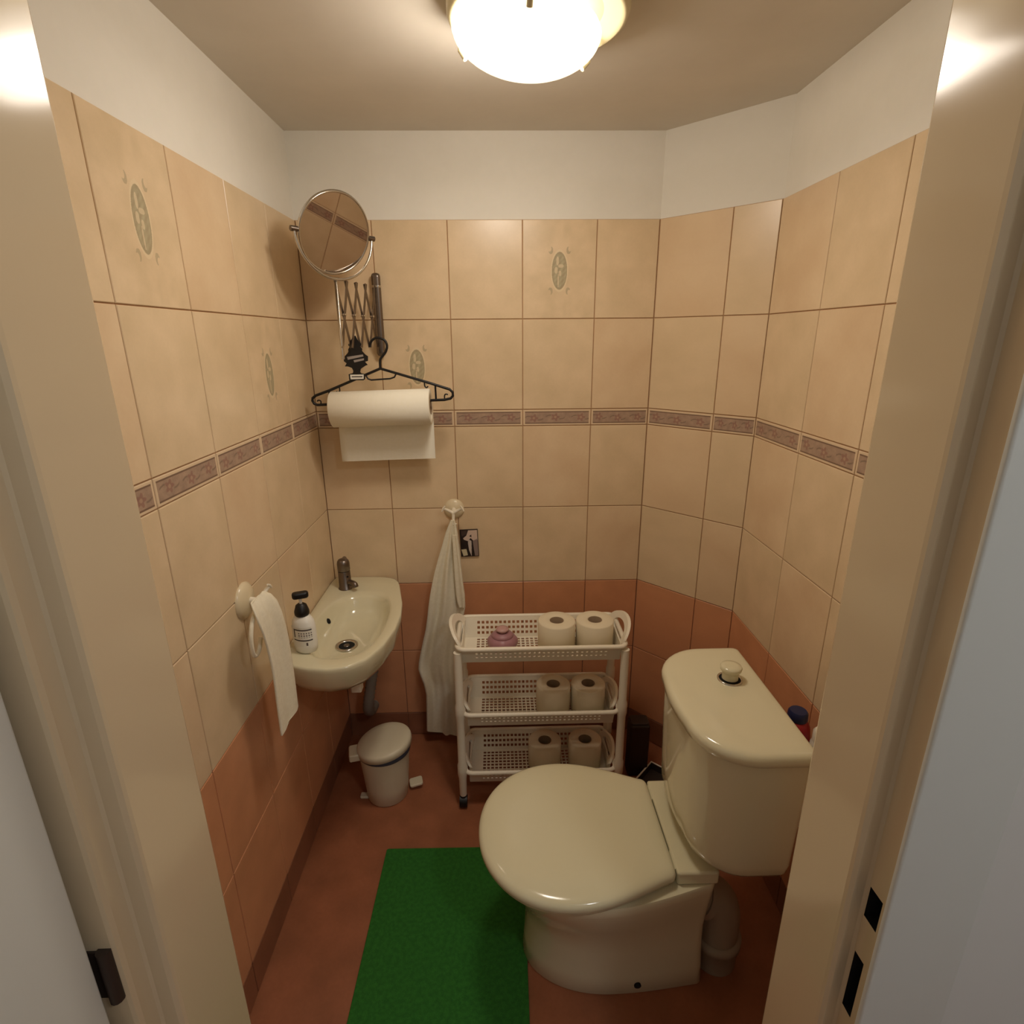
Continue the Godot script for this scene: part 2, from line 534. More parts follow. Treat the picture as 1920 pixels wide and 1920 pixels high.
# ------------------------------------------------------------------ lamp
func build_lamp() -> void:
	var t := thing("ceiling_lamp", "round ceiling lamp with a glowing white glass bowl held by clips", "lamp", Vector3(-0.015, CEIL, 0.595))
	part("base_plate", lathe_mesh([[0.136, 0.0], [0.140, -0.006], [0.140, -0.030], [0.137, -0.038], [0.131, -0.040], [0.126, -0.036], [0.10, -0.030]], 64), M.lamp_plate, t, Vector3(0.014, 0, 0.0))
	# the bowl hangs a little askew in its clips
	var tilt := Basis(Vector3(0, 0, 1), deg_to_rad(-LAMP_TILT))
	var prof := [[0.098, -0.044], [0.112, -0.047], [0.1155, -0.053], [0.1155, -0.057], [0.113, -0.061]]
	for i in range(1, 14):
		var a := PI / 2 * i / 13.0
		prof.append([0.113 * cos(a) + 0.0004, -0.061 - 0.044 * pow(sin(a), 1.25)])
	part("glass_bowl", lathe_mesh(prof, 64), M.lamp_glass, t, Vector3.ZERO, tilt)
	for k in 3:
		var a := PI / 2 + TAU * k / 3.0
		var d := Vector3(cos(a), 0, sin(a))
		part("clip", tube_mesh([tilt * (d * 0.108 + Vector3(0, -0.018, 0)), tilt * (d * 0.1205 + Vector3(0, -0.036, 0)), tilt * (d * 0.1215 + Vector3(0, -0.060, 0)), tilt * (d * 0.111 + Vector3(0, -0.072, 0))], 0.0045, 10), M.lamp_plate, t)
	# light leaving the glass downwards, and the little that leaves it sideways
	var al := AreaLight3D.new()
	al.name = "lamp_light"
	al.area_size = Vector2(0.2, 0.2)
	al.area_normalize_energy = true
	al.transform = Transform3D(tilt * Basis(Vector3.RIGHT, -PI / 2), tilt * Vector3(-0.012, -0.110, 0))
	al.light_color = LAMP_COLOR
	al.light_energy = LAMP_DOWN
	al.shadow_enabled = true
	t.add_child(al)
	var l := OmniLight3D.new()
	l.name = "lamp_side_light"
	l.position = Vector3(-0.05, -0.060, -0.040)
	l.light_color = LAMP_COLOR
	l.light_energy = LAMP_SIDE
	l.light_size = 0.05
	l.omni_range = 8.0
	l.omni_attenuation = 2.0
	l.shadow_enabled = true
	t.add_child(l)

	var h := thing("hall_lamp", "round glowing hall lamp on the hall ceiling behind the viewer", "lamp", Vector3(0.60, 2.2, 2.0))
	part("base_plate", lathe_mesh([[0.13, 0.0], [0.13, -0.02], [0.11, -0.024]], 40), M.lamp_plate, h)
	part("glass_bowl", lathe_mesh([[0.10, -0.024], [0.11, -0.03], [0.10, -0.055], [0.07, -0.075], [0.03, -0.085], [0.001, -0.087]], 40), M.hall_glass, h)
	var l2 := OmniLight3D.new()
	l2.name = "hall_light"
	l2.position = Vector3(0, -0.055, 0)
	l2.light_color = Color(0.97, 0.985, 1.0)
	l2.light_energy = HALL_ENERGY
	l2.light_size = 0.08
	l2.omni_range = 8.0
	l2.omni_attenuation = 2.0
	l2.shadow_enabled = true
	h.add_child(l2)

# ------------------------------------------------------------------ toilet
func d_outline(x0: float, x1: float, hw: float, hwr: float, cr := 0.018, n := 40) -> PackedVector2Array:
	# toilet plan: round towards x0 (front), widest in the middle, tapering to a straight edge at x1 (back)
	var xm := x0 + (x1 - x0) * 0.48
	var half := []
	for i in n + 1:
		var q := PI / 2 * i / n
		half.append(Vector2(xm - (xm - x0) * pow(cos(q), 0.95), hw * pow(sin(q), 0.95)))
	for i in range(1, 9):
		var s := i / 8.0
		half.append(Vector2(lerp(xm, x1 - cr, s), hw + (hwr - hw) * (s * s * (1.6 - 0.6 * s))))
	for i in range(1, 7):
		var q := PI / 2 * i / 6.0
		half.append(Vector2(x1 - cr + sin(q) * cr, hwr - cr + cos(q) * cr))
	var a := PackedVector2Array()
	for p in half:
		a.append(p)
	for i in range(half.size() - 1, 0, -1):
		a.append(Vector2(half[i].x, -half[i].y))
	return a

func build_toilet() -> void:
	var cz := 0.718
	var t := thing("toilet", "cream white toilet with closed lid and tank beside the right wall", "toilet", Vector3(0, 0, cz))
	var st := begin()
	var rings := []
	for r in [[0.0, -0.030, 0.345, 0.106, 0.092], [0.004, -0.033, 0.348, 0.109, 0.095], [0.05, -0.030, 0.345, 0.107, 0.093], [0.12, -0.026, 0.34, 0.108, 0.093], [0.17, -0.034, 0.338, 0.118, 0.096],
		[0.22, -0.060, 0.338, 0.136, 0.104], [0.26, -0.088, 0.338, 0.151, 0.112], [0.29, -0.105, 0.338, 0.160, 0.118], [0.310, -0.110, 0.338, 0.164, 0.121], [0.315, -0.107, 0.336, 0.162, 0.119]]:
		rings.append(ring_at(d_outline(r[1], r[2], r[3], r[4]), r[0]))
	loft(st, rings)
	part("pedestal", done(st), M.ceramic, t)
	# screw hole in the foot
	part("screw_hole", lathe_mesh([[0.0065, -0.004], [0.0075, 0.0035], [0.001, 0.004]], 14), M.hollow, t, Vector3(0.203, 0.026, 0.1055), Basis(Vector3.RIGHT, PI / 2))
	# seat ring and lid: gently domed
	st = begin()
	loft(st, [ring_at(d_outline(-0.116, 0.250, 0.170, 0.118), 0.3155), ring_at(d_outline(-0.119, 0.252, 0.173, 0.121), 0.318), ring_at(d_outline(-0.119, 0.252, 0.173, 0.121), 0.325), ring_at(d_outline(-0.116, 0.250, 0.170, 0.118), 0.3275)])
	part("seat", done(st), M.seat_plastic, t)
	st = begin()
	rings = []
	for r in [[0.328, 0.003], [0.331, 0.0], [0.339, 0.0], [0.3445, 0.003], [0.348, 0.009], [0.3498, 0.018], [0.3513, 0.035], [0.3522, 0.065]]:
		rings.append(ring_at(d_outline(-0.125 + r[1], 0.257 - r[1] * 0.5, 0.180 - r[1], 0.126 - r[1], max(0.016 - r[1] * 0.2, 0.004)), r[0]))
	loft(st, rings)
	part("lid", done(st), M.seat_plastic, t)
	var hb := part("hinge_block", rbox_mesh(0.082, 0.030, 0.236, 0.006, 0.004), M.seat_plastic, t, Vector3(0.300, 0.3145, 0.0))
	for s in [-1, 1]:
		part("hinge_pin", tube_mesh([Vector3(-0.038, 0.024, s * 0.085 - 0.02), Vector3(-0.038, 0.024, s * 0.085 + 0.02)], 0.005, 10), M.seat_plastic, hb)
	# tank
	st = begin()
	rings = []
	for r in [[0.365, 0.020], [0.369, 0.010], [0.380, 0.004], [0.40, 0.001], [0.45, 0.0], [0.55, -0.002], [0.635, -0.003]]:
		rings.append(ring_at(tank_outline(0.275 + r[1] * 2.4, 0.452 - r[1], 0.158 - r[1]), r[0]))
	loft(st, rings)
	part("tank", done(st), M.ceramic, t)
	st = begin()
	rings = []
	for r in [[0.635, 0.004], [0.6375, 0.0], [0.648, 0.0], [0.6535, 0.0015], [0.6575, 0.005], [0.6595, 0.011], [0.6605, 0.022], [0.661, 0.05]]:
		rings.append(ring_at(tank_outline(0.262 + r[1], 0.457 - r[1] * 0.7, 0.173 - r[1]), r[0]))
	loft(st, rings)
	part("tank_lid", done(st), M.ceramic, t)
	var fb := part("flush_button", lathe_mesh([[0.0160, 0.004], [0.0160, 0.016], [0.0175, 0.020], [0.0205, 0.024], [0.0212, 0.029], [0.0195, 0.0325], [0.012, 0.0335]], 28), M.seat_plastic, t, Vector3(0.389, 0.6605, -0.045))
	part("button_ring", lathe_mesh([[0.0245, 0.0], [0.0245, 0.0025], [0.0215, 0.0035], [0.0208, 0.001]], 28), M.chrome, fb)
	part("button_well", lathe_mesh([[0.0208, 0.0005], [0.0208, 0.0012]], 28), M.hollow, fb)
	# spacer between tank and bowl, fixing bolts
	part("tank_gasket", rbox_mesh(0.10, 0.07, 0.12, 0.02, 0.004), M.ceramic, t, Vector3(0.355, 0.30, 0))
	for s in [-1, 1]:
		part("tank_bolt", lathe_mesh([[0.008, 0.0], [0.008, 0.03], [0.014, 0.032], [0.014, 0.045]], 12), M.steel, t, Vector3(0.375, 0.325, s * 0.085))
	# waste pipe behind the foot, down into the floor
	var pth := smooth_path([Vector3(0.30, 0.185, 0.035), Vector3(0.345, 0.190, 0.035), Vector3(0.378, 0.172, 0.035), Vector3(0.392, 0.13, 0.035), Vector3(0.392, 0.06, 0.035)], 6)
	var dp := part("waste_pipe", tube_mesh(pth, 0.043, 20), M.pipe_plastic, t)
	part("pipe_collar", lathe_mesh([[0.046, 0.001], [0.046, 0.055], [0.052, 0.058], [0.052, 0.075], [0.044, 0.078]], 28), M.pipe_plastic, dp, Vector3(0.392, 0, 0.035))
	part("pipe_collar", tube_mesh([Vector3(0.345, 0.19, 0.035), Vector3(0.36, 0.183, 0.035)], 0.047, 20), M.pipe_plastic, dp)

func tank_outline(x0: float, x1: float, hw: float) -> PackedVector2Array:
	# straight at the back, front corners widely rounded
	var a := PackedVector2Array()
	var r: float = min(0.105, (x1 - x0) * 0.55)
	var rb: float = min(0.012, (x1 - x0) * 0.07)
	var bow := 0.006
	for i in 5:
		var q := PI / 2 * i / 4.0
		a.append(Vector2(x1 - rb + cos(q) * rb, hw - rb + sin(q) * rb))
	for i in 11:
		var q := PI / 2 + PI / 2 * i / 10.0
		a.append(Vector2(x0 + r + cos(q) * r, hw - r + sin(q) * r))
	for i in range(1, 6):
		var z: float = lerp(hw - r, -hw + r, i / 6.0)
		a.append(Vector2(x0 - bow * (1.0 - pow(z / (hw - r), 2)), z))
	for i in 11:
		var q := PI + PI / 2 * i / 10.0
		a.append(Vector2(x0 + r + cos(q) * r, -hw + r + sin(q) * r))
	for i in 5:
		var q := PI * 1.5 + PI / 2 * i / 4.0
		a.append(Vector2(x1 - rb + cos(q) * rb, -hw + rb + sin(q) * rb))
	return a

# ------------------------------------------------------------------ washbasin
func build_sink() -> void:
	var t := thing("washbasin", "small cream ceramic washbasin filling the left back corner", "sink")
	var pts := []
	for p in [[-0.5965, 0.002], [-0.50, 0.002], [-0.455, 0.004], [-0.424, 0.010], [-0.400, 0.026], [-0.385, 0.052], [-0.374, 0.10], [-0.353, 0.19], [-0.345, 0.26], [-0.347, 0.34], [-0.362, 0.42],
		[-0.388, 0.48], [-0.425, 0.512], [-0.47, 0.523], [-0.525, 0.516], [-0.57, 0.498], [-0.5965, 0.470]]:
		pts.append(Vector2(p[0], p[1]))
	var ctr := Vector2(-0.472, 0.29)
	var n := 96
	var out := PackedVector2Array()
	var bowl := PackedVector2Array()
	for i in n:
		var a := TAU * i / n
		var d := Vector2(cos(a), sin(a))
		var best := 0.3
		for k in pts.size():
			var h = Geometry2D.segment_intersects_segment(ctr, ctr + d * 0.6, pts[k], pts[(k + 1) % pts.size()])
			if h != null:
				best = (h as Vector2).distance_to(ctr)
		out.append(d * best)
		var rx := 0.092
		var rz := 0.180 if d.y > 0 else 0.165
		var e := 2.5
		bowl.append(d * pow(pow(abs(d.x) / rx, e) + pow(abs(d.y) / rz, e), -1.0 / e))
	var mk := func(y: float, s: float, k: float, sx := 0.0, sz := 0.0) -> PackedVector3Array:
		# k = 0 outer outline, 1 bowl outline; s scales about the centre
		var r := PackedVector3Array()
		for i in n:
			var p: Vector2 = out[i].lerp(bowl[i], k) * s
			var q := Vector3(ctr.x + p.x + sx, y, ctr.y + p.y + sz)
			q.x = max(q.x, -0.5965)
			q.z = max(q.z, 0.002)
			r.append(q)
		return r
	var st := begin()
	loft(st, [mk.call(0.497, 0.30, 0.0, -0.03, -0.02), mk.call(0.498, 0.60, 0.0, -0.025, -0.02), mk.call(0.505, 0.76, 0.0, -0.018, -0.012), mk.call(0.522, 0.865, 0.0, -0.008, -0.004), mk.call(0.548, 0.94, 0.0),
		mk.call(0.578, 0.983, 0.0), mk.call(0.592, 1.0, 0.0), mk.call(0.600, 1.0, 0.0), mk.call(0.6045, 0.994, 0.0), mk.call(0.606, 0.982, 0.02), mk.call(0.6055, 1.0, 0.45), mk.call(0.6045, 1.0, 0.80),
		mk.call(0.6025, 1.0, 0.93), mk.call(0.598, 1.0, 1.0), mk.call(0.588, 0.955, 1.0), mk.call(0.572, 0.90, 1.0), mk.call(0.556, 0.82, 1.0), mk.call(0.545, 0.68, 1.0), mk.call(0.538, 0.45, 1.0, -0.008, 0.006), mk.call(0.535, 0.14, 1.0, -0.014, 0.012)])
	part("basin", done(st), M.ceramic, t)
	var dr := part("drain", lathe_mesh([[0.030, 0.0], [0.030, 0.003], [0.026, 0.0045], [0.021, 0.0025], [0.0205, 0.0015]], 32, true, false), M.chrome, t, Vector3(-0.488, 0.5365, 0.305))
	part("drain_hole", lathe_mesh([[0.0205, 0.0005], [0.0205, 0.0016]], 28), M.hollow, dr)
	part("drain_cross", lathe_mesh([[0.008, 0.0014], [0.008, 0.0026], [0.002, 0.003]], 18), M.steel, dr)
	var ov := Basis(Vector3(0, 0, 1), -PI / 2 + 0.5)
	part("overflow_hole", lathe_mesh([[0.0085, -0.002], [0.0085, 0.0022], [0.001, 0.0024]], 18), M.hollow, t, Vector3(-0.5535, 0.5745, 0.235), ov)
	# trap and ribbed hose below
	var sp := part("siphon", lathe_mesh([[0.012, 0.40], [0.012, 0.465], [0.018, 0.468], [0.018, 0.505]], 20), M.pipe_plastic, t, Vector3(-0.485, 0, 0.262))
	part("siphon_cup", rbox_mesh(0.030, 0.034, 0.030, 0.005, 0.003), M.plastic, sp, Vector3(0, 0.368, 0))
	var hp := smooth_path([Vector3(-0.485, 0.392, 0.250), Vector3(-0.466, 0.395, 0.18), Vector3(-0.467, 0.372, 0.125), Vector3(-0.490, 0.275, 0.10), Vector3(-0.507, 0.185, 0.092), Vector3(-0.512, 0.140, 0.050), Vector3(-0.512, 0.128, 0.004)], 12)
	var rr := []
	for i in hp.size():
		rr.append(0.0145 + (0.0035 if i % 2 == 0 else 0.0))
	part("ribbed_hose", tube_mesh(hp, rr, 14), M.pipe_grey, t)

	# tap
	var f := thing("faucet", "chrome single lever tap on the rear deck of the washbasin", "faucet", Vector3(-0.541, 0.6035, 0.085))
	part("body", lathe_mesh([[0.0210, 0.0], [0.0210, 0.004], [0.0185, 0.006], [0.0180, 0.056], [0.0172, 0.058]], 28), M.steel, f)
	part("spout", tube_mesh(smooth_path([Vector3(0.004, 0.024, 0.003), Vector3(0.022, 0.025, 0.014), Vector3(0.034, 0.023, 0.022), Vector3(0.037, 0.015, 0.024)], 5), 0.0085, 14), M.steel, f)
	var hd := part("lever", lathe_mesh([[0.0172, 0.0595], [0.0185, 0.061], [0.0185, 0.082], [0.0172, 0.089], [0.0130, 0.0945], [0.005, 0.097]], 28), M.steel, f)
	part("lever_arm", tube_mesh([Vector3(0, 0.078, 0), Vector3(-0.003, 0.083, -0.022), Vector3(-0.005, 0.084, -0.034)], [0.010, 0.0085, 0.007], 12), M.steel, hd)
	part("temperature_mark", lathe_mesh([[0.003, 0.0], [0.003, 0.0012], [0.001, 0.0014]], 12), M.hollow, f, Vector3(0.0128, 0.044, 0.0128), Basis(Vector3(1, 0, -1).normalized(), PI / 2))

func build_soap() -> void:
	var t := thing("soap_dispenser", "white pump soap bottle with black pump on the washbasin rim", "bottle", Vector3(-0.545, 0.6062, 0.432))
	var st := begin()
	var rings := []
	for p in [[0.0, 0.024], [0.002, 0.027], [0.02, 0.029], [0.06, 0.0285], [0.078, 0.026], [0.088, 0.020], [0.093, 0.013], [0.097, 0.011]]:
		rings.append(ring_at(circle(36, p[1] * 1.08, p[1] * 0.84), p[0]))
	loft(st, rings)
	part("bottle_body", done(st), M.soap_white, t, Vector3.ZERO, Basis(Vector3.UP, -0.5))
	# printed label on the side that faces the door
	var im := Image.create(96, 96, false, Image.FORMAT_RGB8)
	im.fill(Color(0.92, 0.91, 0.87))
	for y in 96:
		for x in 96:
			var c := Color(0.92, 0.91, 0.87)
			if (y > 8 and y < 15 and x > 20) or (x > 18 and x < 25 and y > 8 and y < 52):
				c = Color(0.25, 0.23, 0.22)
			if y > 60 and y < 67 and x > 14:
				c = Color(0.25, 0.23, 0.22)
			if y > 24 and y < 50 and x > 34 and (int(x / 5.0) % 2 == 0) and y % 12 < 7:
				c = Color(0.45, 0.42, 0.40)
			if y > 74 and y < 90 and x > 66 and x < 74:
				c = Color(0.35, 0.32, 0.30)
			im.set_pixel(x, y, c)
	var lm := uv_mat(im, 0.35)
	st = begin()
	st.set_smooth_group(0)
	for i in 10:
		for q in [[0, 0], [0, 1], [1, 1], [0, 0], [1, 1], [1, 0]]:
			var u: float = (i + q[0]) / 10.0
			var a: float = lerp(2.2, 0.2, u)
			st.set_uv(Vector2(u, 1.0 - q[1]))
			st.add_vertex(Vector3(cos(a) * 0.029 * 1.09, 0.02 + 0.05 * q[1], sin(a) * 0.029 * 0.855))
	part("label_print", done(st), lm, t, Vector3.ZERO, Basis(Vector3.UP, -0.5))
	var pu := part("pump", lathe_mesh([[0.0150, 0.092], [0.0172, 0.096], [0.0172, 0.103], [0.0125, 0.118], [0.007, 0.122]], 20), M.black, t)
	part("pump_stem", lathe_mesh([[0.0035, 0.12], [0.0035, 0.142]], 10), M.soap_white, pu)
	part("pump_head", rbox_mesh(0.037, 0.015, 0.020, 0.0085, 0.004), M.black, pu, Vector3(0.001, 0.136, 0.0), Basis(Vector3.UP, 0.35))

# ------------------------------------------------------------------ mirror, hanger and roll
func build_mirror() -> void:
	var t := thing("shaving_mirror", "round chrome mirror on a folding scissor arm above the hanger", "mirror", Vector3(-0.395, 1.385, 0.0))
	var o := t.position
	var c := Vector3(-0.445, 1.557, 0.20) - o
	var az := deg_to_rad(44.5)
	var el := deg_to_rad(-20.2)
	var n := Vector3(sin(az) * cos(el), sin(el), cos(az) * cos(el))
	var u := Vector3(cos(az), 0, -sin(az))
	var v := n.cross(u)
	var b := Basis(u, n, u.cross(n))
	part("wall_bar", rbox_mesh(0.024, 0.215, 0.018, 0.0085, 0.008), M.steel, t, Vector3(0, -0.108, 0.0145))
	part("bar_collar", rbox_mesh(0.0255, 0.006, 0.0195, 0.0092, 0.001), M.chrome, t, Vector3(0, 0.070, 0.0145))
	part("wall_plate", box_mesh(Vector3(-0.009, -0.10, 0.0), Vector3(0.009, 0.09, 0.008)), M.steel, t)
	# lazy tongs
	var e0 := Vector3(-0.004, -0.004, 0.028)
	var e1 := Vector3(-0.058, -0.004, 0.198)
	var side := (e1 - e0).cross(Vector3.UP).normalized()
	var cells := 4
	for k in cells:
		var a := e0.lerp(e1, float(k) / cells)
		var d := e0.lerp(e1, float(k + 1) / cells)
		for q in 2:
			var off := side * (0.0022 if q == 0 else -0.0022)
			var s := 1.0 if q == 0 else -1.0
			var p0: Vector3 = a - Vector3.UP * 0.075 * s + off
			var p1: Vector3 = d + Vector3.UP * 0.075 * s + off
			var along := (p1 - p0).normalized()
			var bb := Basis(along.cross(side), along, side)
			part("scissor_bar", rbox_flat(0.0075, p0.distance_to(p1) + 0.008, 0.002), M.steel, t, p0 - along * 0.004, bb)
		part("pivot", tube_mesh([a.lerp(d, 0.5) - side * 0.006, a.lerp(d, 0.5) + side * 0.006], 0.0035, 10), M.chrome, t)
	part("rod", tube_mesh([e1 + Vector3(0, -0.105, 0), e1 + Vector3(0, 0.082, 0), c - Vector3.UP * 0.098], 0.0042, 12), M.chrome, t)
	# yoke below, ring, two glasses
	var yk := []
	for i in 25:
		var q := PI * i / 24.0
		yk.append(c + (u * cos(q) - Vector3.UP * sin(q)) * 0.0985)
	part("yoke", tube_mesh(yk, 0.0032, 10), M.chrome, t)
	var hd := part("mirror_ring", lathe_mesh([[0.086, 0.005], [0.0895, 0.004], [0.0915, 0.0], [0.0895, -0.004], [0.086, -0.005], [0.0845, 0.0], [0.086, 0.005]], 64, false, false), M.chrome, t, c, b)
	part("mirror_glass", lathe_mesh([[0.0862, 0.001], [0.0862, 0.0026]], 64), M.mirror, hd)
	part("mirror_back", lathe_mesh([[0.0862, -0.0026], [0.0862, -0.001]], 64), M.mirror, hd)
	for s in [-1, 1]:
		part("tilt_knob", tube_mesh([c + u * 0.089 * s, c + u * 0.106 * s], 0.006, 12), M.steel, t)

func build_hanger() -> void:
	var z := 0.11
	var t := thing("coat_hanger", "black plastic clothes hanger hung below the mirror bracket", "hanger")
	var r := 0.0036
	var hook := [[-0.4051,1.3029],[-0.4005,1.3162],[-0.3913,1.3241],[-0.3790,1.3258],[-0.3650,1.3199],[-0.3596,1.3065],[-0.3644,1.2905],[-0.3751,1.2784],[-0.3804,1.2690],[-0.3815,1.2490]]
	part("hook", tube_mesh(smooth_path(flat_path(hook, z), 3), 0.0033, 10), M.black, t)
	var fr := [[-0.3816,1.2486],[-0.5205,1.1933],[-0.5587,1.1801],[-0.5680,1.1730],[-0.5691,1.1668],[-0.5655,1.1588],[-0.5568,1.1553],[-0.5239,1.1563],[-0.2524,1.1645],[-0.2165,1.1654],[-0.1991,1.1689],[-0.1928,1.1760],[-0.1931,1.1850],[-0.2010,1.1929],[-0.2557,1.2106]]
	part("frame", tube_mesh(flat_path(fr, z), r, 10, true), M.black, t)
	part("strut", tube_mesh(flat_path([[-0.5215,1.1919],[-0.5240,1.1563]], z), 0.0026, 8), M.black, t)
	part("strut", tube_mesh(flat_path([[-0.2389,1.2045],[-0.2385,1.1650]], z), 0.0026, 8), M.black, t)
	part("strap_bar", tube_mesh(flat_path([[-0.4214,1.2318],[-0.4160,1.2225],[-0.4080,1.2193],[-0.3576,1.2222],[-0.3460,1.2260],[-0.3405,1.2355]], z), 0.0022, 8), M.black, t)
	for q in [[[-0.4941,1.2038],[-0.4938,1.1916],[-0.4991,1.1882],[-0.5031,1.1906]], [[-0.2675,1.2131],[-0.2668,1.2019],[-0.2620,1.1981],[-0.2581,1.2019]],
		[[-0.5478,1.1556],[-0.5468,1.1651],[-0.5530,1.1677],[-0.5562,1.1647]], [[-0.2156,1.1653],[-0.2151,1.1766],[-0.2115,1.1804],[-0.2059,1.1789]]]:
		part("strap_hook", tube_mesh(smooth_path(flat_path(q, z), 4), 0.0018, 8), M.black, t)

	# kitchen roll threaded on the lower bar
	var ax0 := Vector3(-0.5185, 1.1420, z)
	var ax1 := Vector3(-0.2530, 1.1480, z)
	var k := thing("paper_towel_roll", "white kitchen paper roll threaded on the black hanger", "paper roll", ax0)
	var dir := (ax1 - ax0).normalized()
	var len := (ax1 - ax0).length()
	var bs := Basis(dir.cross(Vector3(0, 0, 1)).normalized(), dir, dir.cross(dir.cross(Vector3(0, 0, 1))).normalized())
	var R := 0.0475
	part("paper", lathe_mesh([[0.021, 0.001], [R - 0.002, 0.0], [R, 0.0015], [R, len - 0.0015], [R - 0.002, len], [0.021, len - 0.001], [0.021, 0.001]], 56, false, false), M.paper, k, Vector3.ZERO, bs)
	part("core", lathe_mesh([[0.0195, 0.0], [0.021, 0.0], [0.021, len], [0.0195, len], [0.0195, 0.0]], 32, false, false), M.card, k, Vector3.ZERO, bs)
	# the loose sheet leaves the back of the roll and hangs down
	var rings := []
	for i in 15:
		var s := i / 14.0
		var y := 0.0 - 0.152 * s
		var zz := -R - 0.0008 + 0.004 * sin(s * 2.6)
		var ring := PackedVector3Array()
		for j in 13:
			var x := len * j / 12.0
			ring.append(Vector3(0, y, zz + 0.0008 + 0.0012 * sin(x * 22.0 + 1.0) * s) + dir * x)
		for j in 13:
			var x := len * (12 - j) / 12.0
			ring.append(Vector3(0, y, zz - 0.0004 + 0.0012 * sin(x * 22.0 + 1.0) * s) + dir * x)
		rings.append(ring)
	var st := begin()
	loft(st, rings)
	part("loose_sheet", done(st), M.paper, k)

func build_freshener() -> void:
	var t := thing("air_freshener", "black tree shaped scent card with grey lettering above the hanger", "air freshener", Vector3(-0.437, 1.2206, 0.135))
	var tree := [[-0.4375,1.3315],[-0.4329,1.3315],[-0.4302,1.3249],[-0.4273,1.3189],[-0.4201,1.3113],[-0.4215,1.3074],[-0.4240,1.3053],[-0.4183,1.2992],[-0.4197,1.2959],[-0.4183,1.2926],[-0.4121,1.2854],[-0.4056,1.2809],[-0.4066,1.2693],[-0.4142,1.2671],[-0.4080,1.2593],[-0.4133,1.2577],[-0.4218,1.2527],[-0.4267,1.2494],[-0.4290,1.2421],[-0.4265,1.2382],[-0.4163,1.2364],[-0.4180,1.2234],[-0.4223,1.2206],[-0.4592,1.2210],[-0.4595,1.2362],[-0.4483,1.2389],[-0.4466,1.2445],[-0.4494,1.2518],[-0.4549,1.2541],[-0.4599,1.2558],[-0.4674,1.2559],[-0.4620,1.2637],[-0.4684,1.2687],[-0.4686,1.2787],[-0.4586,1.2874],[-0.4547,1.2924],[-0.4547,1.2984],[-0.4507,1.3044],[-0.4537,1.3093],[-0.4478,1.3175],[-0.4426,1.3250]]
	var rel := func(a: Array) -> PackedVector2Array:
		var q := PackedVector2Array()
		for p in a:
			q.append(Vector2(p[0] + 0.437, p[1] - 1.2206))
		return q
	part("card", plate_mesh(rel.call(tree), -0.0008, 0.0008), M.black, t)
	for bar in [[[-0.4599,1.2797],[-0.4183,1.2855],[-0.4171,1.2805],[-0.4578,1.2725]], [[-0.4436,1.2713],[-0.4163,1.2760],[-0.4167,1.2711],[-0.4418,1.2657]]]:
		part("lettering", plate_mesh(rel.call(bar), 0.0008, 0.0010), M.grey_ink, t)
	var pl := part("name_panel", plate_mesh(rel.call([[-0.4556,1.2351],[-0.4204,1.2353],[-0.4214,1.2240],[-0.4555,1.2232]]), 0.0008, 0.0010), M.soap_white, t)
	part("panel_line", plate_mesh(rel.call([[-0.4520,1.2310],[-0.4240,1.2310],[-0.4245,1.2284],[-0.4520,1.2284]]), 0.0010, 0.0011), M.dark_plastic, pl)
	part("string", tube_mesh([Vector3(0.0018, 0.108, 0), Vector3(0.001, 0.135, -0.006), Vector3(0.004, 0.155, -0.012)], 0.0006, 6), M.paper, t)

# ------------------------------------------------------------------ hooks and cloths
func suction_hook(called: String, label: String, at: Vector3, b: Basis, group: String, spin := 0.0, k0 := 1.0) -> Node3D:
	var t := thing(called, label, "hook", at, group)
	t.basis = b
	# local z points away from the wall
	var face := Basis(Vector3.RIGHT, PI / 2)
	part("suction_cup", lathe_mesh([[0.031 * k0, 0.0], [0.031 * k0, 0.003], [0.026 * k0, 0.008], [0.018 * k0, 0.012], [0.009, 0.014]], 32), M.cup_plastic, t, Vector3.ZERO, face)
	part("stem", tube_mesh([Vector3(0, 0, 0.012), Vector3(0, -0.002, 0.040)], [0.008, 0.006], 14), M.plastic, t)
	for k in 3:
		var a := -PI / 2 + TAU * k / 3.0 + spin
		var d := Vector3(cos(a), sin(a), 0)
		var ps := begin()
		tube(ps, smooth_path([Vector3(0, -0.002, 0.038), d * 0.020 + Vector3(0, -0.002, 0.040), d * 0.031 + Vector3(0, -0.002, 0.046)], 4), [0.0060, 0.0056, 0.0052, 0.0048, 0.0045, 0.0043, 0.0041, 0.0040, 0.0040], 10)
		var sd := Vector3(-d.y, d.x, 0)
		tube(ps, [d * 0.032 - sd * 0.010 + Vector3(0, -0.002, 0.047), d * 0.033 + Vector3(0, -0.002, 0.047), d * 0.032 + sd * 0.010 + Vector3(0, -0.002, 0.047)], [0.0022, 0.0034, 0.0022], 8)
		part("prong", done(ps), M.plastic, t)
	return t

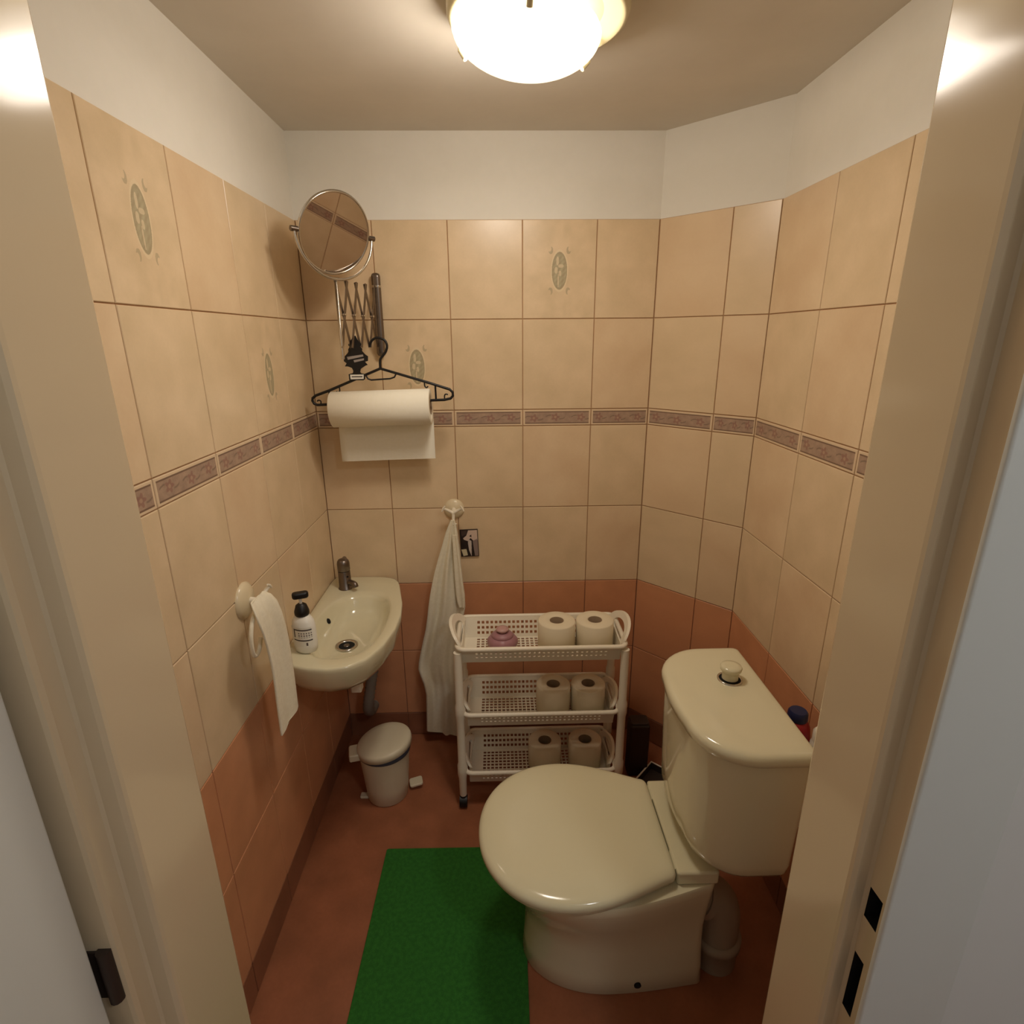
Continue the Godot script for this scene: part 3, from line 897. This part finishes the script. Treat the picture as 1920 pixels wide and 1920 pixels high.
func cloth_mesh(rows: Array, cols: int, fold: float, waves: float, thick: float) -> ArrayMesh:
	# rows: [y, left point xz, right point xz, fold amount]
	var rings := []
	for r in rows:
		var front := []
		var back := []
		var a := Vector3(r[1].x, r[0], r[1].y)
		var d := Vector3(r[2].x, r[0] + (r[4] if r.size() > 4 else 0.0), r[2].y)
		var side := (d - a)
		side.y = 0
		var nrm := Vector3(-side.z, 0, side.x).normalized()
		for j in cols + 1:
			var s := float(j) / cols
			var w: float = sin(s * waves + r[0] * 3.0) * 0.6 + sin(s * waves * 1.7 + 1.3 - r[0] * 5.0) * 0.4
			var p: Vector3 = a.lerp(d, s) + nrm * fold * r[3] * w
			front.append(p + nrm * thick * 0.5)
			back.append(p - nrm * thick * 0.5)
		back.reverse()
		var ring := PackedVector3Array()
		for p in front:
			ring.append(p)
		for p in back:
			ring.append(p)
		rings.append(ring)
	var st := begin()
	loft(st, rings)
	return done(st)

func build_textiles() -> void:
	suction_hook("suction_hook", "white three pronged suction hook on the back wall above the long towel", Vector3(-0.2115, 0.825, 0.0), Basis.IDENTITY, "suction hooks")
	suction_hook("suction_hook", "white three pronged suction hook on the left wall before the washbasin", Vector3(XL, 0.814, 0.588), Basis(Vector3.UP, PI / 2), "suction hooks", 0.35, 1.25)

	var t := thing("towel", "long white towel hanging from the hook between washbasin and trolley", "towel")
	var rows := []
	for r in [[0.803, -0.219, -0.207, 0.048, 0.2], [0.79, -0.225, -0.204, 0.048, 0.3], [0.763, -0.236, -0.200, 0.047, 0.5], [0.72, -0.249, -0.196, 0.046, 0.7], [0.68, -0.262, -0.194, 0.046, 0.9], [0.64, -0.274, -0.191, 0.046, 1.0], [0.60, -0.284, -0.188, 0.046, 1.0],
		[0.56, -0.293, -0.184, 0.047, 1.0], [0.52, -0.300, -0.184, 0.047, 1.0], [0.48, -0.306, -0.192, 0.047, 1.0], [0.44, -0.313, -0.204, 0.046, 1.0], [0.40, -0.323, -0.208, 0.046, 1.0], [0.36, -0.333, -0.210, 0.045, 1.0], [0.32, -0.342, -0.212, 0.045, 1.0], [0.295, -0.345, -0.212, 0.045, 1.0],
		[0.27, -0.340, -0.213, 0.045, 1.0], [0.24, -0.331, -0.214, 0.045, 1.0], [0.20, -0.325, -0.216, 0.045, 0.9], [0.15, -0.326, -0.217, 0.045, 0.9], [0.10, -0.328, -0.218, 0.045, 0.8], [0.055, -0.330, -0.220, 0.045, 0.8]]:
		rows.append([r[0], Vector2(r[1], r[3]), Vector2(r[2], r[3]), r[4], -0.03 if r[0] < 0.06 else 0.0])
	part("cloth", cloth_mesh(rows, 26, 0.010, 13.0, 0.006), M.cloth, t)
	# the turned over corner on the right
	var rows2 := []
	for r in [[0.76, -0.215, -0.200], [0.70, -0.214, -0.196], [0.62, -0.213, -0.190], [0.56, -0.211, -0.185], [0.535, -0.208, -0.184], [0.52, -0.203, -0.187]]:
		rows2.append([r[0], Vector2(r[1], 0.058), Vector2(r[2], 0.062), 0.6])
	part("turned_corner", cloth_mesh(rows2, 8, 0.003, 7.0, 0.004), M.cloth, t)

	var h := thing("hand_towel", "narrow ivory cloth hanging from the hook on the left wall", "towel")
	var rows3 := []
	for r in [[0.846, 0.612, 0.668, -0.545, 0.4], [0.835, 0.600, 0.678, -0.538, 0.6], [0.815, 0.588, 0.680, -0.533, 0.8], [0.785, 0.580, 0.674, -0.530, 1.0], [0.75, 0.571, 0.666, -0.530, 1.0], [0.71, 0.565, 0.660, -0.530, 1.0], [0.67, 0.564, 0.658, -0.530, 0.9],
		[0.63, 0.563, 0.660, -0.530, 0.8], [0.59, 0.564, 0.662, -0.530, 0.7], [0.555, 0.566, 0.663, -0.530, 0.7], [0.542, 0.566, 0.664, -0.530, 0.7]]:
		rows3.append([r[0], Vector2(r[3], r[2]), Vector2(r[3], r[1]), r[4]])
	part("cloth", cloth_mesh(rows3, 18, 0.005, 7.0, 0.004), M.cloth, h)
	# its hanging tape
	var loop := smooth_path([Vector3(-0.552, 0.822, 0.625), Vector3(-0.545, 0.815, 0.672), Vector3(-0.545, 0.785, 0.690), Vector3(-0.548, 0.745, 0.684), Vector3(-0.552, 0.735, 0.655), Vector3(-0.553, 0.755, 0.635)], 5)
	part("hanging_loop", tube_mesh(loop, 0.0042, 8), M.cloth, h)

func build_sign() -> void:
	var t := thing("wall_plaque", "small dark and grey picture plaque right of the towel hook", "plaque", Vector3(-0.168, 0.713, 0.0))
	var im := Image.create(96, 144, false, Image.FORMAT_RGB8)
	im.fill(Color(0.13, 0.09, 0.09))
	var shapes := [
		[Color(0.84, 0.75, 0.69), [[46, 0], [96, 0], [96, 52], [84, 70], [70, 60], [56, 44], [40, 60], [20, 52], [16, 44], [34, 30]]],
		[Color(0.80, 0.75, 0.71), [[44, 50], [60, 60], [56, 144], [44, 110], [40, 70]]],
		[Color(0.56, 0.49, 0.46), [[66, 60], [90, 50], [96, 80], [96, 144], [74, 144]]],
		[Color(0.82, 0.78, 0.65), [[2, 104], [30, 102], [36, 136], [12, 140]]],
		[Color(0.13, 0.09, 0.09), [[50, 34], [60, 26], [60, 40]]],
		[Color(0.28, 0.22, 0.20), [[6, 6], [40, 2], [34, 24], [10, 34]]]]
	for y in 144:
		for x in 96:
			for s in shapes:
				if Geometry2D.is_point_in_polygon(Vector2(x, y), poly2(s[1])):
					im.set_pixel(x, y, s[0])
			if x < 3 or x > 92 or y < 3 or y > 140:
				im.set_pixel(x, y, Color(0.16, 0.10, 0.08))
	var st := begin()
	var w := 0.028
	var hgt := 0.0445
	box(st, Vector3(-w, -hgt, 0.0), Vector3(w, hgt, 0.005))
	part("board", done(st), M.dark_plastic, t, Vector3.ZERO, Basis(Vector3(0, 0, 1), 0.03))
	var f := begin()
	f.set_smooth_group(-1)
	for q in [[0, 0], [0, 1], [1, 1], [0, 0], [1, 1], [1, 0]]:
		f.set_uv(Vector2(q[0], 1 - q[1]))
		f.add_vertex(Vector3((q[0] * 2 - 1) * w, (q[1] * 2 - 1) * hgt, 0.0053))
	part("picture", done(f), uv_mat(im, 0.4), t, Vector3.ZERO, Basis(Vector3(0, 0, 1), 0.03))

# ------------------------------------------------------------------ trolley
func perforated(st: SurfaceTool, o: Vector3, ux: Vector3, uy: Vector3, w: float, h: float, mx: float, my: float, nx: int, ny: int, hole: float, t: float) -> void:
	# a sheet in the plane (ux, uy) from o, with nx * ny square holes inside the margins
	var uz := ux.cross(uy)
	var slab := func(a: float, b: float, c: float, d: float) -> void:
		st.set_smooth_group(-1)
		var p := []
		for i in 8:
			p.append(o + ux * (b if i & 1 else a) + uy * (d if i & 2 else c) + uz * (t / 2 if i & 4 else -t / 2))
		quad(st, p[4], p[6], p[7], p[5]); quad(st, p[1], p[3], p[2], p[0]); quad(st, p[0], p[2], p[6], p[4])
		quad(st, p[5], p[7], p[3], p[1]); quad(st, p[2], p[3], p[7], p[6]); quad(st, p[0], p[4], p[5], p[1])
	var px := (w - 2 * mx) / nx
	var py := (h - 2 * my) / ny
	slab.call(0.0, mx, 0.0, h)
	slab.call(w - mx, w, 0.0, h)
	slab.call(mx, w - mx, 0.0, my)
	slab.call(mx, w - mx, h - my, h)
	for j in ny + 1:
		var yc := my + py * j
		var lo: float = max(yc - (py - hole) / 2, my)
		var hi: float = min(yc + (py - hole) / 2, h - my)
		slab.call(mx, w - mx, lo, hi)
	for j in ny:
		for i in nx + 1:
			var xc := mx + px * i
			slab.call(max(xc - (px - hole) / 2, mx), min(xc + (px - hole) / 2, w - mx), my + py * j + (py - hole) / 2, my + py * (j + 1) - (py - hole) / 2)

# eye-shaped end panel with an oval finger hole, leaning outwards
func grip_mesh(s: int, oz: float, oy: float, iz: float, iy: float) -> ArrayMesh:
	var st := begin()
	var rings := []
	var n := 40
	for q in [[1.0, 0.0, -0.004], [1.0, 0.0, 0.004], [0.0, 1.0, 0.004], [0.0, 1.0, -0.004], [1.0, 0.0, -0.004]]:
		var r := PackedVector3Array()
		for i in n:
			var a := TAU * i / n
			var z: float = cos(a) * (oz * q[0] + iz * q[1])
			var y: float = sin(a) * (oy * q[0] + iy * q[1])
			r.append(Vector3(s * (max(y, -0.006) * 0.55 - pow(z / oz, 2) * 0.010) + q[2], y, z))
		rings.append(r)
	loft(st, rings, false, false, false)
	return done(st)

func build_trolley() -> void:
	var x0 := -0.197
	var x1 := 0.270
	var z0 := 0.135
	var z1 := 0.322
	var t := thing("storage_trolley", "white plastic three tier trolley with perforated baskets at the back wall", "trolley", Vector3((x0 + x1) / 2, 0, (z0 + z1) / 2))
	var w := x1 - x0
	var d := z1 - z0
	for tier in 3:
		var y: float = [0.527, 0.319, 0.121][tier]
		var dep := 0.055
		var lean := 0.022
		var top := tier == 0
		var tx := w / 2 - (0.004 if top else 0.014)
		var st := begin()
		var wl := Vector2(dep, lean).length()
		var zb := d / 2 - 0.006 - lean
		# long walls lean outwards above a narrower floor
		perforated(st, Vector3(-tx + 0.012, y - dep, -zb), Vector3.RIGHT, Vector3(0, dep, -lean).normalized(), 2 * tx - 0.024, wl, 0.035, 0.007, 28, 3, 0.0078, 0.0022)
		perforated(st, Vector3(-tx + 0.012, y - dep, zb), Vector3.RIGHT, Vector3(0, dep, lean).normalized(), 2 * tx - 0.024, wl, 0.035, 0.014, 28, 2, 0.0058, 0.0022)
		perforated(st, Vector3(-tx + 0.012, y - dep, zb), Vector3.RIGHT, Vector3(0, 0, -1), 2 * tx - 0.024, 2 * zb, 0.035, 0.006, 28, 9, 0.0086, 0.0022)
		for s in [-1, 1]:
			box(st, Vector3(s * (tx - 0.012) - 0.0012, y - dep, -zb), Vector3(s * (tx - 0.012) + 0.0012, y - 0.002, zb))
		var bk := part("basket", done(st), M.plastic, t)
		var rim := []
		for p in rrect(2 * tx, d, 0.022, 6):
			rim.append(Vector3(p.x, y, p.y))
		part("rim", tube_mesh(rim, 0.0066, 10, true), M.plastic, bk)
		# oval grips at both ends
		for s in [-1, 1]:
			part("grip", grip_mesh(s, 0.082 if top else 0.070, 0.037 if top else 0.024, 0.052 if top else 0.045, 0.021 if top else 0.014), M.plastic, bk, Vector3(s * (tx + (0.001 if top else -0.006)), y + (0.004 if top else 0.0), 0))
	for sx in [-1, 1]:
		for sz in [-1, 1]:
			var px: float = sx * (w / 2 - 0.006)
			var pz: float = sz * (d / 2 - 0.008)
			var lg := part("leg", lathe_mesh([[0.0095, 0.035], [0.0105, 0.04], [0.0115, 0.10], [0.0140, 0.115], [0.0140, 0.145], [0.0115, 0.155], [0.0115, 0.30], [0.0140, 0.315], [0.0140, 0.345], [0.0115, 0.355], [0.0115, 0.515]], 16), M.plastic, t, Vector3(px, 0, pz))
			part("caster", tube_mesh([Vector3(-0.011, 0.0185, 0.002), Vector3(0.011, 0.0185, 0.002)], 0.0182, 20), M.black, lg)
			part("caster_fork", lathe_mesh([[0.011, 0.030], [0.012, 0.034], [0.010, 0.041]], 14), M.black, lg)

func toilet_roll(label: String, at: Vector3, m: Material, rad := 0.053, hgt := 0.088) -> void:
	var t := thing("toilet_paper_roll", label, "paper roll", at, "toilet rolls on the trolley")
	part("paper", lathe_mesh([[0.0195, 0.002], [0.022, 0.0], [rad - 0.003, 0.0], [rad, 0.003], [rad, hgt - 0.003], [rad - 0.003, hgt], [0.022, hgt], [0.0195, hgt - 0.002], [0.0195, 0.002]], 44, false, false), m, t)
	part("core", lathe_mesh([[0.0183, 0.001], [0.0195, 0.0005], [0.0195, hgt - 0.001], [0.0183, hgt - 0.001], [0.0183, 0.001]], 28, false, false), M.card, t)

func build_trolley_goods() -> void:
	toilet_roll("upright toilet roll on the top tier beside the mauve jar", Vector3(0.085, 0.4735, 0.2285), M.toilet_paper)
	toilet_roll("upright toilet roll at the right end of the top tier", Vector3(0.1935, 0.4735, 0.2285), M.toilet_paper)
	toilet_roll("left toilet roll of the two on the middle tier", Vector3(0.078, 0.2655, 0.2285), M.toilet_paper, 0.050)
	toilet_roll("right toilet roll of the two on the middle tier", Vector3(0.181, 0.2655, 0.2285), M.toilet_paper, 0.050)
	toilet_roll("left toilet roll of the two on the lowest tier", Vector3(0.055, 0.0675, 0.2285), M.toilet_paper, 0.050)
	toilet_roll("right toilet roll of the two on the lowest tier", Vector3(0.178, 0.0675, 0.2285), M.toilet_paper, 0.050)
	var t := thing("trinket_jar", "small mauve flower shaped jar on the top tier of the trolley", "jar", Vector3(-0.069, 0.4733, 0.2285))
	t.scale = Vector3.ONE * 1.12
	var st := begin()
	var rings := []
	for p in [[0.0, 0.030], [0.004, 0.033], [0.012, 0.036], [0.020, 0.0385], [0.028, 0.0375], [0.034, 0.033], [0.037, 0.028]]:
		var r := PackedVector3Array()
		for i in 60:
			var a := TAU * i / 60.0
			var q: float = p[1] * (1.0 + 0.055 * abs(cos(a * 4.0)) - 0.03)
			r.append(Vector3(cos(a) * q, p[0], sin(a) * q))
		rings.append(r)
	loft(st, rings)
	part("jar_body", done(st), M.mauve, t)
	var ld := part("jar_lid", lathe_mesh([[0.027, 0.037], [0.028, 0.039], [0.024, 0.044], [0.014, 0.048]], 32), M.mauve, t)
	part("knob", lathe_mesh([[0.010, 0.047], [0.011, 0.050], [0.0165, 0.054], [0.0155, 0.058], [0.009, 0.060]], 24), M.mauve_light, ld)

# ------------------------------------------------------------------ things on the floor
func build_floor_things() -> void:
	var m := thing("floor_mat", "flat green rubber mat on the floor in front of the toilet", "mat", Vector3(-0.209, 0.0, 0.72))
	part("sheet", rbox_mesh(0.370, 0.004, 0.515, 0.006, 0.0012), M.mat_green, m, Vector3(0, 0.0004, 0), Basis(Vector3.UP, -0.012))

	# pedal bin
	var b := thing("pedal_bin", "small white pedal bin below the washbasin", "bin", Vector3(-0.425, 0.0, 0.258))
	part("bucket", lathe_mesh([[0.057, 0.0005], [0.060, 0.003], [0.064, 0.05], [0.070, 0.12], [0.0745, 0.166]], 44), M.bin_plastic, b)
	part("inner_ring", lathe_mesh([[0.0735, 0.160], [0.0770, 0.163], [0.0770, 0.178], [0.0735, 0.180]], 44), M.blue_grey, b)
	var ang := 0.15
	var lb := Basis(Vector3(0, 0, 1), ang) * Basis(Vector3.UP, 0.25)
	part("lid", lathe_mesh([[0.0785, -0.010], [0.0805, -0.009], [0.0805, 0.003], [0.0795, 0.008], [0.074, 0.0125], [0.055, 0.0155], [0.02, 0.017]], 44), M.bin_plastic, b, Vector3(0.002, 0.183, 0.0), lb)
	part("hinge_bracket", rbox_mesh(0.036, 0.022, 0.05, 0.006, 0.003), M.bin_plastic, b, Vector3(-0.080, 0.155, 0.022), Basis(Vector3.UP, 0.25))
	part("pedal", rbox_mesh(0.040, 0.008, 0.034, 0.007, 0.002), M.bin_plastic, b, Vector3(0.083, 0.012, -0.022), Basis(Vector3.UP, 0.25) * Basis(Vector3(0, 0, 1), 0.10))
	part("rear_foot", rbox_mesh(0.028, 0.008, 0.02, 0.004, 0.002), M.bin_plastic, b, Vector3(-0.066, 0.001, 0.016))

	# dark things in the corner behind the toilet
	var k := thing("brush_holder", "dark upright brush holder in the corner right of the trolley", "brush holder", Vector3(0.350, 0.0, 0.195))
	part("pot", rbox_mesh(0.062, 0.188, 0.050, 0.008, 0.006), M.dark_plastic, k)
	part("pot_lid", rbox_mesh(0.056, 0.006, 0.044, 0.008, 0.002), M.dark_plastic, k, Vector3(0, 0.188, 0))
	var p := thing("dustpan", "dark dustpan with a pale rim on the floor behind the toilet", "dustpan", Vector3(0.395, 0.0, 0.262))
	var pan := begin()
	box(pan, Vector3(-0.045, 0.003, -0.055), Vector3(0.045, 0.006, 0.055))
	box(pan, Vector3(-0.045, 0.003, -0.055), Vector3(-0.042, 0.03, 0.055))
	box(pan, Vector3(0.042, 0.003, -0.055), Vector3(0.045, 0.03, 0.055))
	box(pan, Vector3(-0.045, 0.003, -0.055), Vector3(0.045, 0.03, -0.052))
	part("pan", done(pan), M.dark_plastic, p, Vector3.ZERO, Basis(Vector3.UP, -0.75))
	part("pan_rim", tube_mesh([Vector3(-0.044, 0.031, 0.055), Vector3(-0.044, 0.031, -0.053), Vector3(0.044, 0.031, -0.053), Vector3(0.044, 0.031, 0.055)], 0.0028, 8), M.plastic, p, Vector3.ZERO, Basis(Vector3.UP, -0.75))

	# cleaner bottle on a little wall shelf behind the tank
	var sh := thing("wall_shelf", "narrow white shelf on the right wall behind the toilet tank", "shelf", Vector3(XR, 0.422, 0.72))
	part("board", box_mesh(Vector3(-0.085, -0.012, -0.12), Vector3(-0.0005, 0.0, 0.12)), M.plastic, sh)
	for s in [-1, 1]:
		part("bracket", box_mesh(Vector3(-0.06, -0.05, s * 0.08 - 0.004), Vector3(-0.0005, -0.012, s * 0.08 + 0.004)), M.plastic, sh)
	var bt := thing("cleaner_bottle", "red bottle with a dark blue cap behind the toilet tank", "bottle", Vector3(0.532, 0.4225, 0.688))
	part("bottle_body", lathe_mesh([[0.026, 0.0], [0.029, 0.004], [0.029, 0.118], [0.026, 0.138], [0.020, 0.150], [0.016, 0.152]], 28), M.red, bt)
	part("cap", lathe_mesh([[0.019, 0.152], [0.0200, 0.154], [0.0190, 0.168], [0.016, 0.172]], 24), M.blue, bt)
	var b2 := thing("spray_can", "white topped container beside the red bottle behind the tank", "container", Vector3(0.561, 0.4225, 0.732))
	part("can_body", lathe_mesh([[0.018, 0.0], [0.020, 0.003], [0.020, 0.125], [0.017, 0.132]], 28), M.plastic, b2)
	part("cap", lathe_mesh([[0.0175, 0.132], [0.0175, 0.152], [0.014, 0.157]], 24), M.plastic, b2)

# ------------------------------------------------------------------ main
const LAMP_DOWN := 0.208
const LAMP_SIDE := 0.118
const LAMP_TILT := 4.0
const LAMP_COLOR := Color(1.0, 0.954, 0.895)
const HALL_ENERGY := 0.40

func _ready() -> void:
	# camera
	var cam := Camera3D.new()
	cam.name = "camera"
	add_child(cam)
	cam.position = Vector3(-0.0700, 1.3243, 1.6343)
	cam.rotation_degrees = Vector3(-17.4256, -1.2640, -0.4669)
	cam.fov = 85.271
	cam.near = 0.02
	cam.current = true
	# environment
	var we := WorldEnvironment.new()
	we.name = "world_environment"
	var env := Environment.new()
	env.background_mode = Environment.BG_COLOR
	env.background_color = Color(0.02, 0.02, 0.02)
	env.tonemap_mode = Environment.TONE_MAPPER_LINEAR
	env.tonemap_exposure = 1.0
	env.sdfgi_enabled = true
	env.ssao_enabled = true
	env.ssil_enabled = true
	we.environment = env
	add_child(we)

	make_materials()
	M.hall_glass = mat(Color(0.95, 0.94, 0.92), 0.3)
	M.hall_glass.emission_enabled = true
	M.hall_glass.emission = Color(0.97, 0.985, 1.0)
	M.hall_glass.emission_energy_multiplier = 1.0
	M.pipe_grey = mat(Color(0.55, 0.52, 0.48), 0.5)
	build_room()
	build_door()
	build_lamp()
	build_toilet()
	build_sink()
	build_trolley()
	build_mirror()
	build_hanger()
	build_textiles()
	build_soap()
	build_trolley_goods()
	build_floor_things()
	build_freshener()
	build_sign()
